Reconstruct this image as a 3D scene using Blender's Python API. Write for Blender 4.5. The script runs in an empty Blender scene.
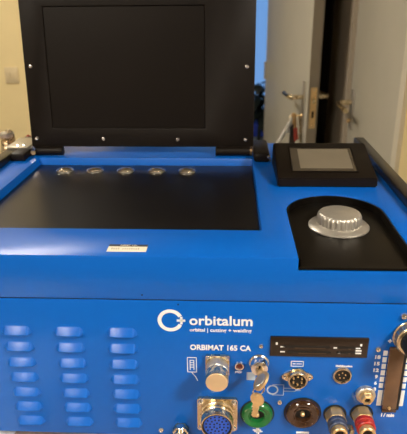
import bpy, bmesh, math, random
from mathutils import Vector, Matrix
random.seed(7)
scene = bpy.context.scene
COL = scene.collection
PI = math.pi

# ------------------------------------------------------------------ camera, world, exposure
TOP = 1.23            # height of the machine's blue top
CAM = Vector((0.0553, -0.4007, 1.43))
F_PX, PITCH, YAW, ROLL = 542.87, 0.388323, -0.051242, 0.010348
fw = Vector((math.sin(YAW)*math.cos(PITCH), math.cos(YAW)*math.cos(PITCH), -math.sin(PITCH)))
rt = Vector((math.cos(YAW), -math.sin(YAW), 0))
dn = fw.cross(rt)
r2 = rt*math.cos(ROLL) + dn*math.sin(ROLL)
d2 = -rt*math.sin(ROLL) + dn*math.cos(ROLL)
cd = bpy.data.cameras.new('camera')
cam = bpy.data.objects.new('camera', cd)
COL.objects.link(cam)
up = -d2
cam.matrix_world = Matrix(((r2.x, up.x, -fw.x, CAM.x), (r2.y, up.y, -fw.y, CAM.y), (r2.z, up.z, -fw.z, CAM.z), (0, 0, 0, 1)))
cd.sensor_fit = 'HORIZONTAL'
cd.sensor_width = 36.0
cd.lens = 36.0*F_PX/407.0
cd.clip_start = 0.01
cd.dof.use_dof = True
cd.dof.focus_distance = 0.50
cd.dof.aperture_fstop = 17.0
scene.camera = cam

w = bpy.data.worlds.new('world')
scene.world = w
w.use_nodes = True
w.node_tree.nodes['Background'].inputs[0].default_value = (0.20, 0.42, 0.85, 1)
w.node_tree.nodes['Background'].inputs[1].default_value = 0.9
vs = scene.view_settings
vs.view_transform = 'Standard'
vs.look = 'None'
vs.gamma = 1
vs.use_curve_mapping = False
vs.exposure = 0.0
scene.cycles.caustics_reflective = False
scene.cycles.caustics_refractive = False

LAMP_COL = (1.0, 0.89, 0.74)
# ceiling lamps: centre x, y, size x, size y, radiance
LAMPS = [((1.35, -1.10), (0.34, 0.34), 225.0, 'square ceiling light panel to the right behind the camera'),
         ((-1.00, -1.75), (0.30, 1.20), 64.0, 'long narrow ceiling light panel to the left behind the camera'),
         ((-1.15, 1.35), (0.6, 0.6), 30.0, 'added square ceiling fill panel lighting the cream wall')]  # last panel added to light the cream wall and the left top

# ------------------------------------------------------------------ materials
def mat(name, col, rough=0.5, metal=0.0, noise=0.0, nscale=40.0, bump=0.0, bscale=300.0, coat=0.0, spec=0.5,
        emit=None, estr=0.0, trans=0.0, rvar=0.0, col2=None, stretch=None):
    m = bpy.data.materials.new(name)
    m.use_nodes = True
    nt = m.node_tree
    b = nt.nodes['Principled BSDF']
    b.inputs['Base Color'].default_value = (*col, 1)
    b.inputs['Roughness'].default_value = rough
    b.inputs['Metallic'].default_value = metal
    b.inputs['Coat Weight'].default_value = coat
    b.inputs['Specular IOR Level'].default_value = spec
    b.inputs['Transmission Weight'].default_value = trans
    if emit:
        b.inputs['Emission Color'].default_value = (*emit, 1)
        b.inputs['Emission Strength'].default_value = estr
    tc = nt.nodes.new('ShaderNodeTexCoord')
    vec = tc.outputs['Object']
    if stretch:
        mp = nt.nodes.new('ShaderNodeMapping')
        mp.inputs['Scale'].default_value = stretch
        nt.links.new(vec, mp.inputs['Vector'])
        vec = mp.outputs['Vector']
    if noise > 0 or col2:
        n = nt.nodes.new('ShaderNodeTexNoise')
        n.inputs['Scale'].default_value = nscale
        n.inputs['Detail'].default_value = 4
        nt.links.new(vec, n.inputs['Vector'])
        r = nt.nodes.new('ShaderNodeValToRGB')
        r.color_ramp.elements[0].position = 0.3
        r.color_ramp.elements[1].position = 0.7
        a = tuple(c*(1-noise) for c in col)
        c2 = col2 if col2 else tuple(min(1, c*(1+noise)) for c in col)
        r.color_ramp.elements[0].color = (*a, 1)
        r.color_ramp.elements[1].color = (*c2, 1)
        nt.links.new(n.outputs['Fac'], r.inputs['Fac'])
        nt.links.new(r.outputs['Color'], b.inputs['Base Color'])
    if rvar > 0:
        n3 = nt.nodes.new('ShaderNodeTexNoise')
        n3.inputs['Scale'].default_value = nscale*0.7
        nt.links.new(vec, n3.inputs['Vector'])
        mr = nt.nodes.new('ShaderNodeMapRange')
        mr.inputs['To Min'].default_value = max(0.02, rough-rvar)
        mr.inputs['To Max'].default_value = min(1, rough+rvar)
        nt.links.new(n3.outputs['Fac'], mr.inputs['Value'])
        nt.links.new(mr.outputs['Result'], b.inputs['Roughness'])
    if bump > 0:
        n2 = nt.nodes.new('ShaderNodeTexNoise')
        n2.inputs['Scale'].default_value = bscale
        nt.links.new(vec, n2.inputs['Vector'])
        bp = nt.nodes.new('ShaderNodeBump')
        bp.inputs['Strength'].default_value = bump
        bp.inputs['Distance'].default_value = 0.0005
        nt.links.new(n2.outputs['Fac'], bp.inputs['Height'])
        nt.links.new(bp.outputs['Normal'], b.inputs['Normal'])
    return m

M = {}
M['bronze'] = mat('dull_bronze', (0.20, 0.13, 0.07), 0.4, metal=0.8, noise=0.1)
M['blue'] = mat('blue_paint', (0.0003, 0.110, 0.52), 0.31, noise=0.02, nscale=25, spec=0.38, bump=0.05, bscale=900)
M['black'] = mat('black_powder_coat', (0.0075, 0.0052, 0.0038), 0.45, spec=0.18, noise=0.15, nscale=60, bump=0.25, bscale=1200)
M['tray'] = mat('black_tray_paint', (0.0045, 0.0036, 0.0030), 0.30, spec=0.55, noise=0.2, nscale=30, bump=0.06, bscale=1400)
M['pan'] = mat('black_pan_paint', (0.0045, 0.0036, 0.0028), 0.33, spec=0.16, noise=0.15, nscale=30)
M['screen'] = mat('dark_screen', (0.0065, 0.0046, 0.0034), 0.35, spec=0.2, noise=0.1, nscale=10)
M['dscreen'] = mat('console_screen_glass', (0.06, 0.050, 0.036), 0.26, noise=0.1, nscale=20, coat=0.5)
M['rail'] = mat('black_rail', (0.012, 0.011, 0.010), 0.30, noise=0.1)
M['silver'] = mat('satin_silver', (0.56, 0.53, 0.47), 0.38, metal=0.75, noise=0.06, nscale=80)
M['chrome'] = mat('chrome', (0.88, 0.85, 0.80), 0.2, metal=1.0, noise=0.04, nscale=100)
M['nickel'] = mat('warm_nickel', (0.74, 0.62, 0.42), 0.27, metal=1.0, noise=0.10, nscale=120, rvar=0.06)
M['capface'] = mat('cap_face_metal', (0.76, 0.58, 0.36), 0.50, metal=0.6, noise=0.05, nscale=90)
M['brass'] = mat('brass', (0.78, 0.55, 0.27), 0.36, metal=0.75, noise=0.12, nscale=150)
M['white'] = mat('white_print', (0.82, 0.84, 0.86), 0.5, noise=0.02)
M['grey_print'] = mat('pale_blue_grey_print', (0.42, 0.52, 0.66), 0.5, noise=0.05)
M['green'] = mat('green_plastic', (0.008, 0.13, 0.03), 0.16, noise=0.1, nscale=90, coat=0.4)
M['brown'] = mat('brown_black_plastic', (0.040, 0.017, 0.007), 0.14, noise=0.15, nscale=90, coat=0.4)
M['cardslot'] = mat('card_slot_plastic', (0.018, 0.011, 0.007), 0.25, noise=0.15, nscale=90)
M['hole'] = mat('dark_opening', (0.006, 0.005, 0.004), 0.7, noise=0.1)
M['insert'] = mat('blue_insert', (0.02, 0.09, 0.55), 0.45, noise=0.05)
M['red'] = mat('red_collar', (0.42, 0.025, 0.020), 0.38, noise=0.15, nscale=200)
M['greyblue'] = mat('grey_blue_collar', (0.045, 0.062, 0.12), 0.40, noise=0.15, nscale=200)
M['amber'] = mat('flow_tube_brown', (0.11, 0.058, 0.028), 0.22, noise=0.15, nscale=60, coat=0.4)
M['label'] = mat('label_paper', (0.78, 0.74, 0.60), 0.5, noise=0.03)
M['ink'] = mat('label_ink', (0.03, 0.03, 0.03), 0.5, noise=0.05)
M['fadedink'] = mat('faded_label_ink', (0.40, 0.36, 0.26), 0.5, noise=0.05)
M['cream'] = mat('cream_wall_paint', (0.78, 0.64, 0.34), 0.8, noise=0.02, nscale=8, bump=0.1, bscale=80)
M['taupe'] = mat('taupe_wall_and_shadow', (0.44, 0.375, 0.29), 0.75, noise=0.03, nscale=8)  # shadow of the far side wall is in this colour; unseen walls share it
M['darkwall'] = mat('dark_unseen_wall', (0.16, 0.13, 0.10), 0.8, noise=0.2, nscale=3)  # unseen wall, toned dark to keep reflections off the blue front
M['ceil'] = mat('ceiling_paint', (0.40, 0.38, 0.33), 0.9, noise=0.02)
M['floor'] = mat('vinyl_floor', (0.12, 0.115, 0.11), 0.5, noise=0.12, nscale=12)
M['door'] = mat('door_grey_beige', (0.52, 0.50, 0.42), 0.40, noise=0.02, nscale=10)
M['dooredge'] = mat('door_edge_brown_grey', (0.26, 0.22, 0.165), 0.5, noise=0.04, nscale=10)
M['frame'] = mat('door_frame_white', (0.70, 0.66, 0.55), 0.5, noise=0.02)
M['darkgap'] = mat('dark_gap_tone', (0.012, 0.010, 0.008), 0.6, noise=0.1)
M['switch'] = mat('switch_plastic', (0.66, 0.55, 0.34), 0.35, noise=0.02)
M['wood'] = mat('bench_wood', (0.46, 0.33, 0.26), 0.55, noise=0.25, nscale=14, stretch=(1, 8, 8))
M['steel'] = mat('painted_steel', (0.12, 0.12, 0.13), 0.5, noise=0.05)
M['rubber'] = mat('rubber', (0.015, 0.015, 0.015), 0.8, noise=0.1)
M['paper'] = mat('paper', (0.85, 0.84, 0.80), 0.8, noise=0.02)
M['lamp'] = mat('lamp_diffuser', (0.9, 0.9, 0.9), 0.6, noise=0.01)
M['leaf'] = mat('dark_leaf', (0.010, 0.020, 0.018), 0.6, noise=0.3, nscale=30)
M['bluefab'] = mat('blue_fabric', (0.02, 0.06, 0.55), 0.7, noise=0.2, nscale=60)
M['roomwall'] = mat('pale_blue_wall', (0.42, 0.52, 0.66), 0.8, noise=0.02)
M['glass'] = mat('window_glass', (0.95, 0.98, 1.0), 0.02, trans=1.0, noise=0.005)
M['redcable'] = mat('red_cable', (0.45, 0.05, 0.03), 0.5, noise=0.05)
M['bracket_alu'] = mat('bracket_aluminium', (0.46, 0.42, 0.33), 0.35, metal=0.6, noise=0.05)  # beige-grey aluminium of the rail bracket

# ------------------------------------------------------------------ mesh helpers
def new_bm(): return bmesh.new()

def add_box(bm, lo, hi, bev=0.0, seg=2):
    g = bmesh.ops.create_cube(bm, size=1.0)
    c = [(a+b)/2 for a, b in zip(lo, hi)]
    s = [abs(b-a) for a, b in zip(lo, hi)]
    for v in g['verts']:
        v.co = Vector((c[0]+v.co.x*s[0], c[1]+v.co.y*s[1], c[2]+v.co.z*s[2]))
    if bev > 0:
        es = list({e for v in g['verts'] for e in v.link_edges})
        bmesh.ops.bevel(bm, geom=es, offset=bev, segments=seg, profile=0.5, affect='EDGES')
    return bm

def add_lathe(bm, prof, seg=32, axis='-y', at=(0, 0, 0), mod=None):
    """prof = [(radius, distance along the axis)]; mod(i, r) may change the radius."""
    rings = []
    ax = Vector(at)
    for (r, t) in prof:
        ring = []
        if r < 1e-6:
            ring = None
        rr = []
        for i in range(seg if ring is not None else 1):
            a = 2*PI*i/seg
            q = mod(i, r) if (mod and r > 1e-6) else r
            u, v = q*math.cos(a), q*math.sin(a)
            if axis == '-y': p = Vector((u, -t, v))
            elif axis == 'y': p = Vector((u, t, v))
            elif axis == 'z': p = Vector((u, v, t))
            elif axis == 'x': p = Vector((t, u, v))
            else: p = Vector((-t, u, v))
            rr.append(bm.verts.new(p+ax))
        rings.append(rr)
    for a, b in zip(rings[:-1], rings[1:]):
        n = seg
        for i in range(n):
            j = (i+1) % n
            if len(a) == 1 and len(b) == 1: break
            try:
                if len(a) == 1: bm.faces.new((a[0], b[i], b[j]))
                elif len(b) == 1: bm.faces.new((a[i], a[j], b[0]))
                else: bm.faces.new((a[i], a[j], b[j], b[i]))
            except ValueError: pass
    bmesh.ops.recalc_face_normals(bm, faces=bm.faces)
    return bm

def add_tube(bm, pts, rad, seg=10, closed=False):
    pts = [Vector(p) for p in pts]
    n = len(pts)
    rings = []
    prev = None
    for i, p in enumerate(pts):
        if closed: t = pts[(i+1) % n]-pts[i-1]
        else: t = pts[min(i+1, n-1)]-pts[max(i-1, 0)]
        t.normalize()
        if prev is None:
            u = t.orthogonal().normalized()
        else:
            u = (prev - t*prev.dot(t)).normalized()
        prev = u
        v = t.cross(u)
        r = rad[i] if isinstance(rad, (list, tuple)) else rad
        rings.append([bm.verts.new(p+u*math.cos(2*PI*k/seg)*r+v*math.sin(2*PI*k/seg)*r) for k in range(seg)])
    m = n if closed else n-1
    for i in range(m):
        a, b = rings[i], rings[(i+1) % n]
        for k in range(seg):
            bm.faces.new((a[k], a[(k+1) % seg], b[(k+1) % seg], b[k]))
    if not closed:
        bm.faces.new(rings[0]); bm.faces.new(list(reversed(rings[-1])))
    bmesh.ops.recalc_face_normals(bm, faces=bm.faces)
    return bm

def add_prism(bm, outline, a, b, plane='xz'):
    """outline 2-D, extruded from a to b along the third axis."""
    def P(u, v, t):
        return Vector((u, t, v)) if plane == 'xz' else Vector((u, v, t)) if plane == 'xy' else Vector((t, u, v))
    A = [bm.verts.new(P(u, v, a)) for u, v in outline]
    B = [bm.verts.new(P(u, v, b)) for u, v in outline]
    n = len(outline)
    bm.faces.new(A); bm.faces.new(list(reversed(B)))
    for i in range(n):
        bm.faces.new((A[i], B[i], B[(i+1) % n], A[(i+1) % n]))
    bmesh.ops.recalc_face_normals(bm, faces=bm.faces)
    return bm

WORLD = {}   # origin of every object without rotation, to parent in world coordinates
def wloc(o): return WORLD.get(o.name, Vector((0, 0, 0)))

def to_mesh(bm, name, smooth=True, angle=35):
    me = bpy.data.meshes.new(name)
    bm.to_mesh(me); bm.free()
    if smooth:
        for p in me.polygons: p.use_smooth = True
        me.set_sharp_from_angle(angle=math.radians(angle))
    return me

def link(name, me, m, parent=None, at=(0, 0, 0)):
    """links mesh data at world position `at` (parents carry no rotation)."""
    o = bpy.data.objects.new(name, me)
    COL.objects.link(o)
    if m is not None and not me.materials: me.materials.append(m)
    at = Vector(at)
    WORLD[o.name] = at
    if parent is not None:
        o.parent = parent
        o.location = at - wloc(parent)
    else:
        o.location = at
    return o

def obj(name, bm, m, parent=None, smooth=True, angle=35, T=None):
    if T is not None: bmesh.ops.transform(bm, matrix=T, verts=bm.verts)
    lo = Vector((min(v.co.x for v in bm.verts), min(v.co.y for v in bm.verts), min(v.co.z for v in bm.verts)))
    hi = Vector((max(v.co.x for v in bm.verts), max(v.co.y for v in bm.verts), max(v.co.z for v in bm.verts)))
    c = (lo+hi)/2
    if parent is None: c.z = lo.z
    for v in bm.verts: v.co -= c
    return link(name, to_mesh(bm, name, smooth, angle), m, parent, c)

def empty(name, loc):
    o = bpy.data.objects.new(name, None)
    COL.objects.link(o)
    o.location = loc
    o.empty_display_size = 0.05
    WORLD[o.name] = Vector(loc)
    return o

def tag(o, label=None, cat=None, group=None, kind=None):
    if label: o['label'] = label
    if cat: o['category'] = cat
    if group: o['group'] = group
    if kind: o['kind'] = kind
    return o

def box(name, lo, hi, m, parent=None, bev=0.0, T=None):
    return obj(name, add_box(new_bm(), lo, hi, bev), m, parent, smooth=bev > 0, T=T)

def struct(name, lo, hi, m):
    return tag(box(name, lo, hi, m), kind='structure')

def baked(me):
    return me

def text_mesh(body, size, bold=0.0, space=1.0):
    cu = bpy.data.curves.new('text', 'FONT')
    cu.body = body
    cu.size = size
    cu.offset = bold
    cu.space_character = space
    cu.extrude = 0.00008
    cu.resolution_u = 3
    to = bpy.data.objects.new('text', cu)
    COL.objects.link(to)
    bpy.context.view_layer.update()
    dg = bpy.context.evaluated_depsgraph_get()
    me = bpy.data.meshes.new_from_object(to.evaluated_get(dg))
    bpy.data.objects.remove(to)
    bpy.data.curves.remove(cu)
    return me

def lettering(body, parent, m, x0, x1, zbase, height, plane='front', y=0.0, bold=0.0, space=1.0, name='lettering', zt=0.0):
    """fits the text between x0 and x1; height is that of the capital or ascender."""
    me = text_mesh(body, 0.01, bold*0.01/max(height, 1e-6)*0.7, space)
    xs = [v.co.x for v in me.vertices]; ys = [v.co.y for v in me.vertices]
    sx = (x1-x0)/(max(xs)-min(xs)); sy = height/max(ys)
    for v in me.vertices:
        px = (v.co.x-min(xs))*sx; py = v.co.y*sy; e = v.co.z
        v.co = Vector((px, -e, py)) if plane == 'front' else Vector((px, py, e))
    me.name = name
    me.materials.clear()
    at = (x0, y-0.00012, zbase) if plane == 'front' else (x0, zbase, zt+0.00012)
    return link(name, me, m, parent, at)

# ------------------------------------------------------------------ the room
WY = 2.6      # back wall
WX = 0.54     # right-hand wall with the second door
struct('floor', (-2.4, -2.6, -0.1), (2.4, 5.4, 0.0), M['floor'])
struct('ceiling', (-2.4, -2.6, 2.6), (2.4, 5.4, 2.7), M['ceil'])
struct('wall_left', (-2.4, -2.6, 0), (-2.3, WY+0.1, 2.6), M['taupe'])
struct('wall_front', (-2.3, -2.6, 0), (2.3, -2.5, 2.6), M['darkwall'])
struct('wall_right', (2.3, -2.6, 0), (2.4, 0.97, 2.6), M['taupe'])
struct('wall_back', (-2.3, WY, 0), (-0.62, WY+0.1, 2.6), M['cream'])
struct('wall_lintel', (-0.62, WY, 2.06), (0.28, WY+0.1, 2.6), M['cream'])
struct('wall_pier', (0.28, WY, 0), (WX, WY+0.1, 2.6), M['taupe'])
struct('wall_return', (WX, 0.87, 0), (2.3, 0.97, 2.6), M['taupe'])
struct('wall_side_near', (WX, 0.97, 0), (WX+0.1, 1.12, 2.6), M['cream'])
struct('wall_side_far', (WX, 1.92, 0), (WX+0.1, WY+0.1, 2.6), M['taupe'])  # cream wall continues here; its shadow is put into the taupe
struct('wall_side_lintel', (WX, 1.12, 2.06), (WX+0.1, 1.92, 2.6), M['cream'])
# room beyond the doorway
struct('wall_beyond_left', (-1.6, WY+0.1, 0), (-1.5, 5.3, 2.6), M['roomwall'])
struct('wall_beyond_right', (1.5, WY+0.1, 0), (1.6, 5.3, 2.6), M['roomwall'])
struct('wall_beyond_near', (WX+0.1, WY, 0), (1.5, WY+0.1, 2.6), M['roomwall'])
struct('wall_beyond_sill', (-1.5, 5.2, 0), (1.5, 5.3, 0.28), M['roomwall'])
struct('wall_beyond_head', (-1.5, 5.2, 2.2), (1.5, 5.3, 2.6), M['roomwall'])
struct('wall_beyond_pier_left', (-1.5, 5.2, 0.28), (-0.5, 5.3, 2.2), M['roomwall'])
struct('wall_beyond_pier_right', (1.0, 5.2, 0.28), (1.5, 5.3, 2.2), M['roomwall'])
win = box('window_1', (-0.5, 5.235, 0.28), (1.0, 5.241, 2.2), M['glass'])
tag(win, kind='structure')
for lo, hi in (((-0.5, 5.21, 0.28), (1.0, 5.27, 0.33)), ((-0.5, 5.21, 2.15), (1.0, 5.27, 2.2)), ((-0.5, 5.21, 0.33), (-0.45, 5.27, 2.15)),
               ((0.95, 5.21, 0.33), (1.0, 5.27, 2.15)), ((0.14, 5.21, 0.33), (0.19, 5.27, 2.15))):
    box('window_frame', lo, hi, M['roomwall'], win)
# frames, trims and the strip for the dark gap
struct('trim_1', (0.25, WY-0.012, 0), (0.28, WY+0.1, 2.10), M['frame'])
struct('trim_2', (-0.70, WY-0.012, 0), (-0.62, WY+0.1, 2.10), M['frame'])
struct('trim_3', (WX-0.012, 1.86, 0), (WX+0.06, 1.92, 2.06), M['taupe'])  # door frame in the same shadow-toned taupe
struct('trim_4', (WX-0.012, 1.12, 0), (WX+0.06, 1.165, 2.06), M['frame'])
struct('dark_gap_strip', (WX-0.006, 2.36, 0), (WX, 2.58, 2.45), M['darkgap'])  # dark gap beside door 1, put in as a thin near-black strip

# ------------------------------------------------------------------ doors
def frame_matrix(origin, xdir, zdir=(0, 0, 1)):
    x = Vector(xdir).normalized(); z = Vector(zdir); y = z.cross(x)
    return Matrix(((x.x, y.x, z.x, origin[0]), (x.y, y.y, z.y, origin[1]), (x.z, y.z, z.z, origin[2]), (0, 0, 0, 1)))

def lever_bm(sgn, side, reach=0.05, length=0.12, droop=0.0, flip=1):
    """a lever handle on a face: spindle out along side*y, lever along x; local origin at the spindle on the face."""
    bm = new_bm()
    pts = [(0, 0, 0), (0, side*reach*0.6, 0), (0.004*flip, side*reach*0.9, 0), (0.016*flip, side*reach, -droop*0.1)]
    for k in range(1, 6):
        pts.append(((0.016+(length-0.016)*k/5)*flip, side*reach*(1-0.02*k), -droop*(k/5)))
    add_tube(bm, pts, [0.010, 0.010, 0.010, 0.010]+[0.0095]*5, 12)
    return bm

# door 1: left face runs from the lock edge (0.372, 1.85) to the hinge (0.2445, 2.6); local x along that, local -y is the left face side
D1 = frame_matrix((0.372, 1.85, 0.01), (-0.1275, 0.735, 0))
# local +y = z cross x -> points to -x (left); thickness to local -y
door1 = obj('door_1', add_box(new_bm(), (0, -0.043, 0), (0.74, 0, 2.03), 0.002), M['door'], None, T=D1)
tag(door1, kind='structure')
box('lock_edge', (-0.0008, -0.0425, 0.002), (0.0008, -0.0005, 2.028), M['dooredge'], door1, T=D1)
lk = box('lock_plate', (-0.0022, -0.036, 0.90), (-0.0006, -0.010, 1.068), M['brass'], door1, T=D1)
box('latch', (-0.010, -0.028, 1.005), (-0.002, -0.017, 1.025), M['nickel'], lk, 0.001, T=D1)
box('deadbolt', (-0.005, -0.027, 0.945), (-0.002, -0.018, 0.972), M['brown'], lk, 0.001, T=D1)
for zz in (0.91, 1.058):
    b = add_lathe(new_bm(), [(0, 0.0018), (0.003, 0.0016), (0.004, 0)], 10, '-x'); bmesh.ops.translate(b, verts=b.verts, vec=(-0.002, -0.023, zz))
    obj('screw', b, M['nickel'], lk, T=D1)
for side, y0 in ((1, 0.0), (-1, -0.043)):
    es = obj('escutcheon', add_box(new_bm(), (0.035, min(y0, y0+side*0.006), 0.90), (0.070, max(y0, y0+side*0.006), 1.085), 0.002), M['silver'], door1, T=D1)
    b = lever_bm(1, side, 0.06, 0.12); bmesh.ops.translate(b, verts=b.verts, vec=(0.052, y0, 1.022))
    obj('door_handle', b, M['nickel'], door1, T=D1)
    b = add_lathe(new_bm(), [(0, 0.010), (0.007, 0.010), (0.0085, 0.008), (0.0085, 0)], 16, 'y' if side > 0 else '-y'); bmesh.ops.translate(b, verts=b.verts, vec=(0.052, y0, 0.945))
    obj('keyhole_cylinder', b, M['brass'], door1, T=D1)
for zz in (0.25, 1.0, 1.8):
    b = add_lathe(new_bm(), [(0, 0), (0.008, 0), (0.008, 0.09), (0, 0.09)], 12, 'z'); bmesh.ops.translate(b, verts=b.verts, vec=(0.745, 0.004, zz))
    obj('hinge', b, M['silver'], door1, T=D1)

# key bunch hanging from door 1
kb = empty('key_bunch', D1 @ Vector((0.052, 0.03, 0.80)))
tag(kb, 'bunch of keys with pale tags and a dark red fob hanging from the door lock', 'keys')
def kbo(name, bm, m): return obj(name, bm, m, kb, T=D1)
b = new_bm(); add_box(b, (0.0505, 0.008, 0.941), (0.0535, 0.030, 0.949), 0.0005); add_lathe(b, [(0, 0), (0.012, 0), (0.012, 0.003), (0, 0.003)], 16, 'x', (0.0505, 0.040, 0.945)); kbo('inserted_key', b, M['brass'])
kbo('key_ring', add_tube(new_bm(), [(0.052, 0.046+0.017*math.cos(a), 0.930+0.017*math.sin(a)) for a in [2*PI*i/20 for i in range(20)]], 0.0014, 6, True), M['nickel'])
def tag_shape(L, W):
    return [(-W/2, 0), (-W/2*0.8, -L*0.2), (-W/2, -L*0.5), (-W/2, -L), (W/2, -L), (W/2, -L*0.5), (W/2*0.8, -L*0.2), (W/2, 0), (W*0.2, 0.006), (-W*0.2, 0.006)]
for (yy, zz, rot, L, W, m, nm, xo) in ((0.040, 0.945, 0.1, 0.050, 0.030, 'brass', 'key', -0.004), (0.046, 0.935, -0.25, 0.062, 0.040, 'paper', 'key_tag', -0.008), (0.062, 0.915, -0.4, 0.085, 0.026, 'paper', 'key_tag', 0.0),
                                 (0.014, 0.935, 0.10, 0.130, 0.014, 'nickel', 'key', 0.0), (0.046, 0.905, 0.0, 0.080, 0.060, 'ink', 'fob', -0.014), (0.036, 0.893, 0.10, 0.050, 0.032, 'redcable', 'fob', -0.022), (0.074, 0.880, -0.5, 0.110, 0.026, 'paper', 'key_tag', 0.004)):
    bb = add_prism(new_bm(), tag_shape(L, W), -0.0012, 0.0012, 'yz')
    Rm = Matrix.Translation((0.052+xo, yy, zz)) @ Matrix.Rotation(-rot, 4, 'X') @ Matrix.Rotation(random.uniform(0.5, 1.2), 4, 'Z')
    bmesh.ops.transform(bb, matrix=Rm, verts=bb.verts)
    kbo(nm, bb, M[m])

# door 2, closed in the right-hand wall
door2 = obj('door_2', add_box(new_bm(), (WX+0.004, 1.167, 0.01), (WX+0.044, 1.858, 2.055), 0.002), M['door'])
tag(door2, kind='structure')
obj('escutcheon', add_box(new_bm(), (WX-0.003, 1.776, 0.922), (WX+0.004, 1.822, 1.077), 0.002), M['silver'], door2)
b = new_bm()
add_tube(b, [(WX, 1.80, 1.028), (WX-0.03, 1.80, 1.028), (WX-0.046, 1.798, 1.028), (WX-0.056, 1.788, 1.028), (WX-0.058, 1.77, 1.027), (WX-0.056, 1.73, 1.025), (WX-0.053, 1.69, 1.022), (WX-0.050, 1.665, 1.019)], 0.0095, 12)
obj('door_handle', b, M['nickel'], door2)
b = add_lathe(new_bm(), [(0, 0.012), (0.007, 0.012), (0.0085, 0.010), (0.0085, 0)], 16, '-x', (WX-0.003, 1.80, 0.955))
obj('keyhole_cylinder', b, M['brass'], door2)

# ------------------------------------------------------------------ ceiling lights
M['lamp_on'] = {}
for (cx, cy), (sx, sy), rad, lab in LAMPS:
    root = empty('ceiling_light', (cx, cy, 2.555))
    tag(root, lab, 'light', 'ceiling light panels')
    b = new_bm()
    for lo, hi in (((-sx/2-.03, -sy/2-.03, 0), (sx/2+.03, -sy/2, .045)), ((-sx/2-.03, sy/2, 0), (sx/2+.03, sy/2+.03, .045)),
                   ((-sx/2-.03, -sy/2, 0), (-sx/2, sy/2, .045)), ((sx/2, -sy/2, 0), (sx/2+.03, sy/2, .045))):
        add_box(b, [lo[0]+cx, lo[1]+cy, lo[2]+2.555], [hi[0]+cx, hi[1]+cy, hi[2]+2.555])
    obj('frame', b, M['frame'], root, smooth=False)
    lm = mat('lit_diffuser', (0.9, 0.9, 0.9), 0.6, noise=0.01, emit=LAMP_COL, estr=rad)
    box('diffuser', (cx-sx/2, cy-sy/2, 2.565), (cx+sx/2, cy+sy/2, 2.575), lm, root)

# ------------------------------------------------------------------ light switch on the cream wall
sw = empty('light_switch', (-1.143, WY, 0.99))
tag(sw, 'small cream double light switch on the cream wall', 'switch')
box('plate', (-1.180, WY-0.009, 0.990), (-1.106, WY, 1.076), M['switch'], sw, 0.003)
for x in (-1.160, -1.126):
    box('rocker', (x-0.011, WY-0.014, 1.010), (x+0.011, WY-0.008, 1.056), M['switch'], sw, 0.002)

# ------------------------------------------------------------------ workbench
BZ = 1.024
wb = empty('workbench', (0, 0.30, 0))
tag(wb, 'brown wooden workbench carrying the blue machine', 'workbench')
box('bench_top', (-0.75, -0.26, BZ-0.035), (0.45, 0.80, BZ), M['wood'], wb, 0.003)
for x in (-0.70, 0.40):
    for y in (-0.2, 0.74):
        box('leg', (x-0.025, y-0.025, 0), (x+0.025, y+0.025, BZ-0.035), M['steel'], wb, 0.003)
for y in (-0.2, 0.74):
    box('rail', (-0.68, y-0.012, 0.25), (0.38, y+0.012, 0.29), M['steel'], wb, 0.002)
tag(box('paper_sheet', (-0.36, -0.215, BZ), (-0.158, 0.070, BZ+0.0004), M['paper']), 'white sheet of paper on the bench in front of the blue louvred panel', 'paper')

# ------------------------------------------------------------------ the machine
BOT = 1.0385
SEAM = 1.1882
HW = 0.2475
DEPTH = 0.374
mach = empty('welding_power_source', (0, 0.2, BZ))
tag(mach, 'blue orbital welding power source with open black screen lid and front connectors', 'welding machine')

# --- blue top cover: shell with the tray opening and the round-backed knob recess cut out
TX0, TX1, TY0, TY1, TD = -0.2005, 0.085, 0.0573, 0.2924, 0.0100
KX0, KX1, KR, KD = 0.1125, 0.2085, 0.048, 0.0085
KCX, KCY = (KX0+KX1)/2, 0.105
def d_outline(off=0.0, y0=-0.02, n=28):
    pts = [(KX0-off, y0)]
    for i in range(n+1):
        a = PI - PI*i/n
        pts.append((KCX+(KR+off)*math.cos(a), KCY+(KR+off)*math.sin(a)))
    pts.append((KX1+off, y0))
    return pts
def bool_cut(base, cutters):
    bo = bpy.data.objects.new('base', base); COL.objects.link(bo)
    tmp = []
    for c in cutters:
        co = bpy.data.objects.new('cut', c); COL.objects.link(co); tmp.append(co)
        md = bo.modifiers.new('b', 'BOOLEAN'); md.operation = 'DIFFERENCE'; md.solver = 'EXACT'; md.object = co
    bv = bo.modifiers.new('bev', 'BEVEL'); bv.width = 0.0011; bv.segments = 2; bv.limit_method = 'ANGLE'; bv.angle_limit = math.radians(50)
    bpy.context.view_layer.update()
    dg = bpy.context.evaluated_depsgraph_get()
    me = bpy.data.meshes.new_from_object(bo.evaluated_get(dg))
    for t in tmp+[bo]: bpy.data.objects.remove(t)
    return me
base = to_mesh(add_box(new_bm(), (-HW, 0, SEAM+0.0006), (HW, DEPTH, TOP)), 'base', False)
c1 = to_mesh(add_box(new_bm(), (TX0, TY0, TOP-TD-0.004), (TX1, TY1, TOP+0.05)), 'c1', False)
c2 = to_mesh(add_prism(new_bm(), d_outline(), TOP-KD-0.003, TOP+0.05, 'xy'), 'c2', False)
cov = bool_cut(base, [c1, c2])
for p in cov.polygons: p.use_smooth = True
cov.set_sharp_from_angle(angle=math.radians(30))
cov.materials.clear()
cover = link('top_cover', cov, M['blue'], mach, (0, 0, 0))
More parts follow.
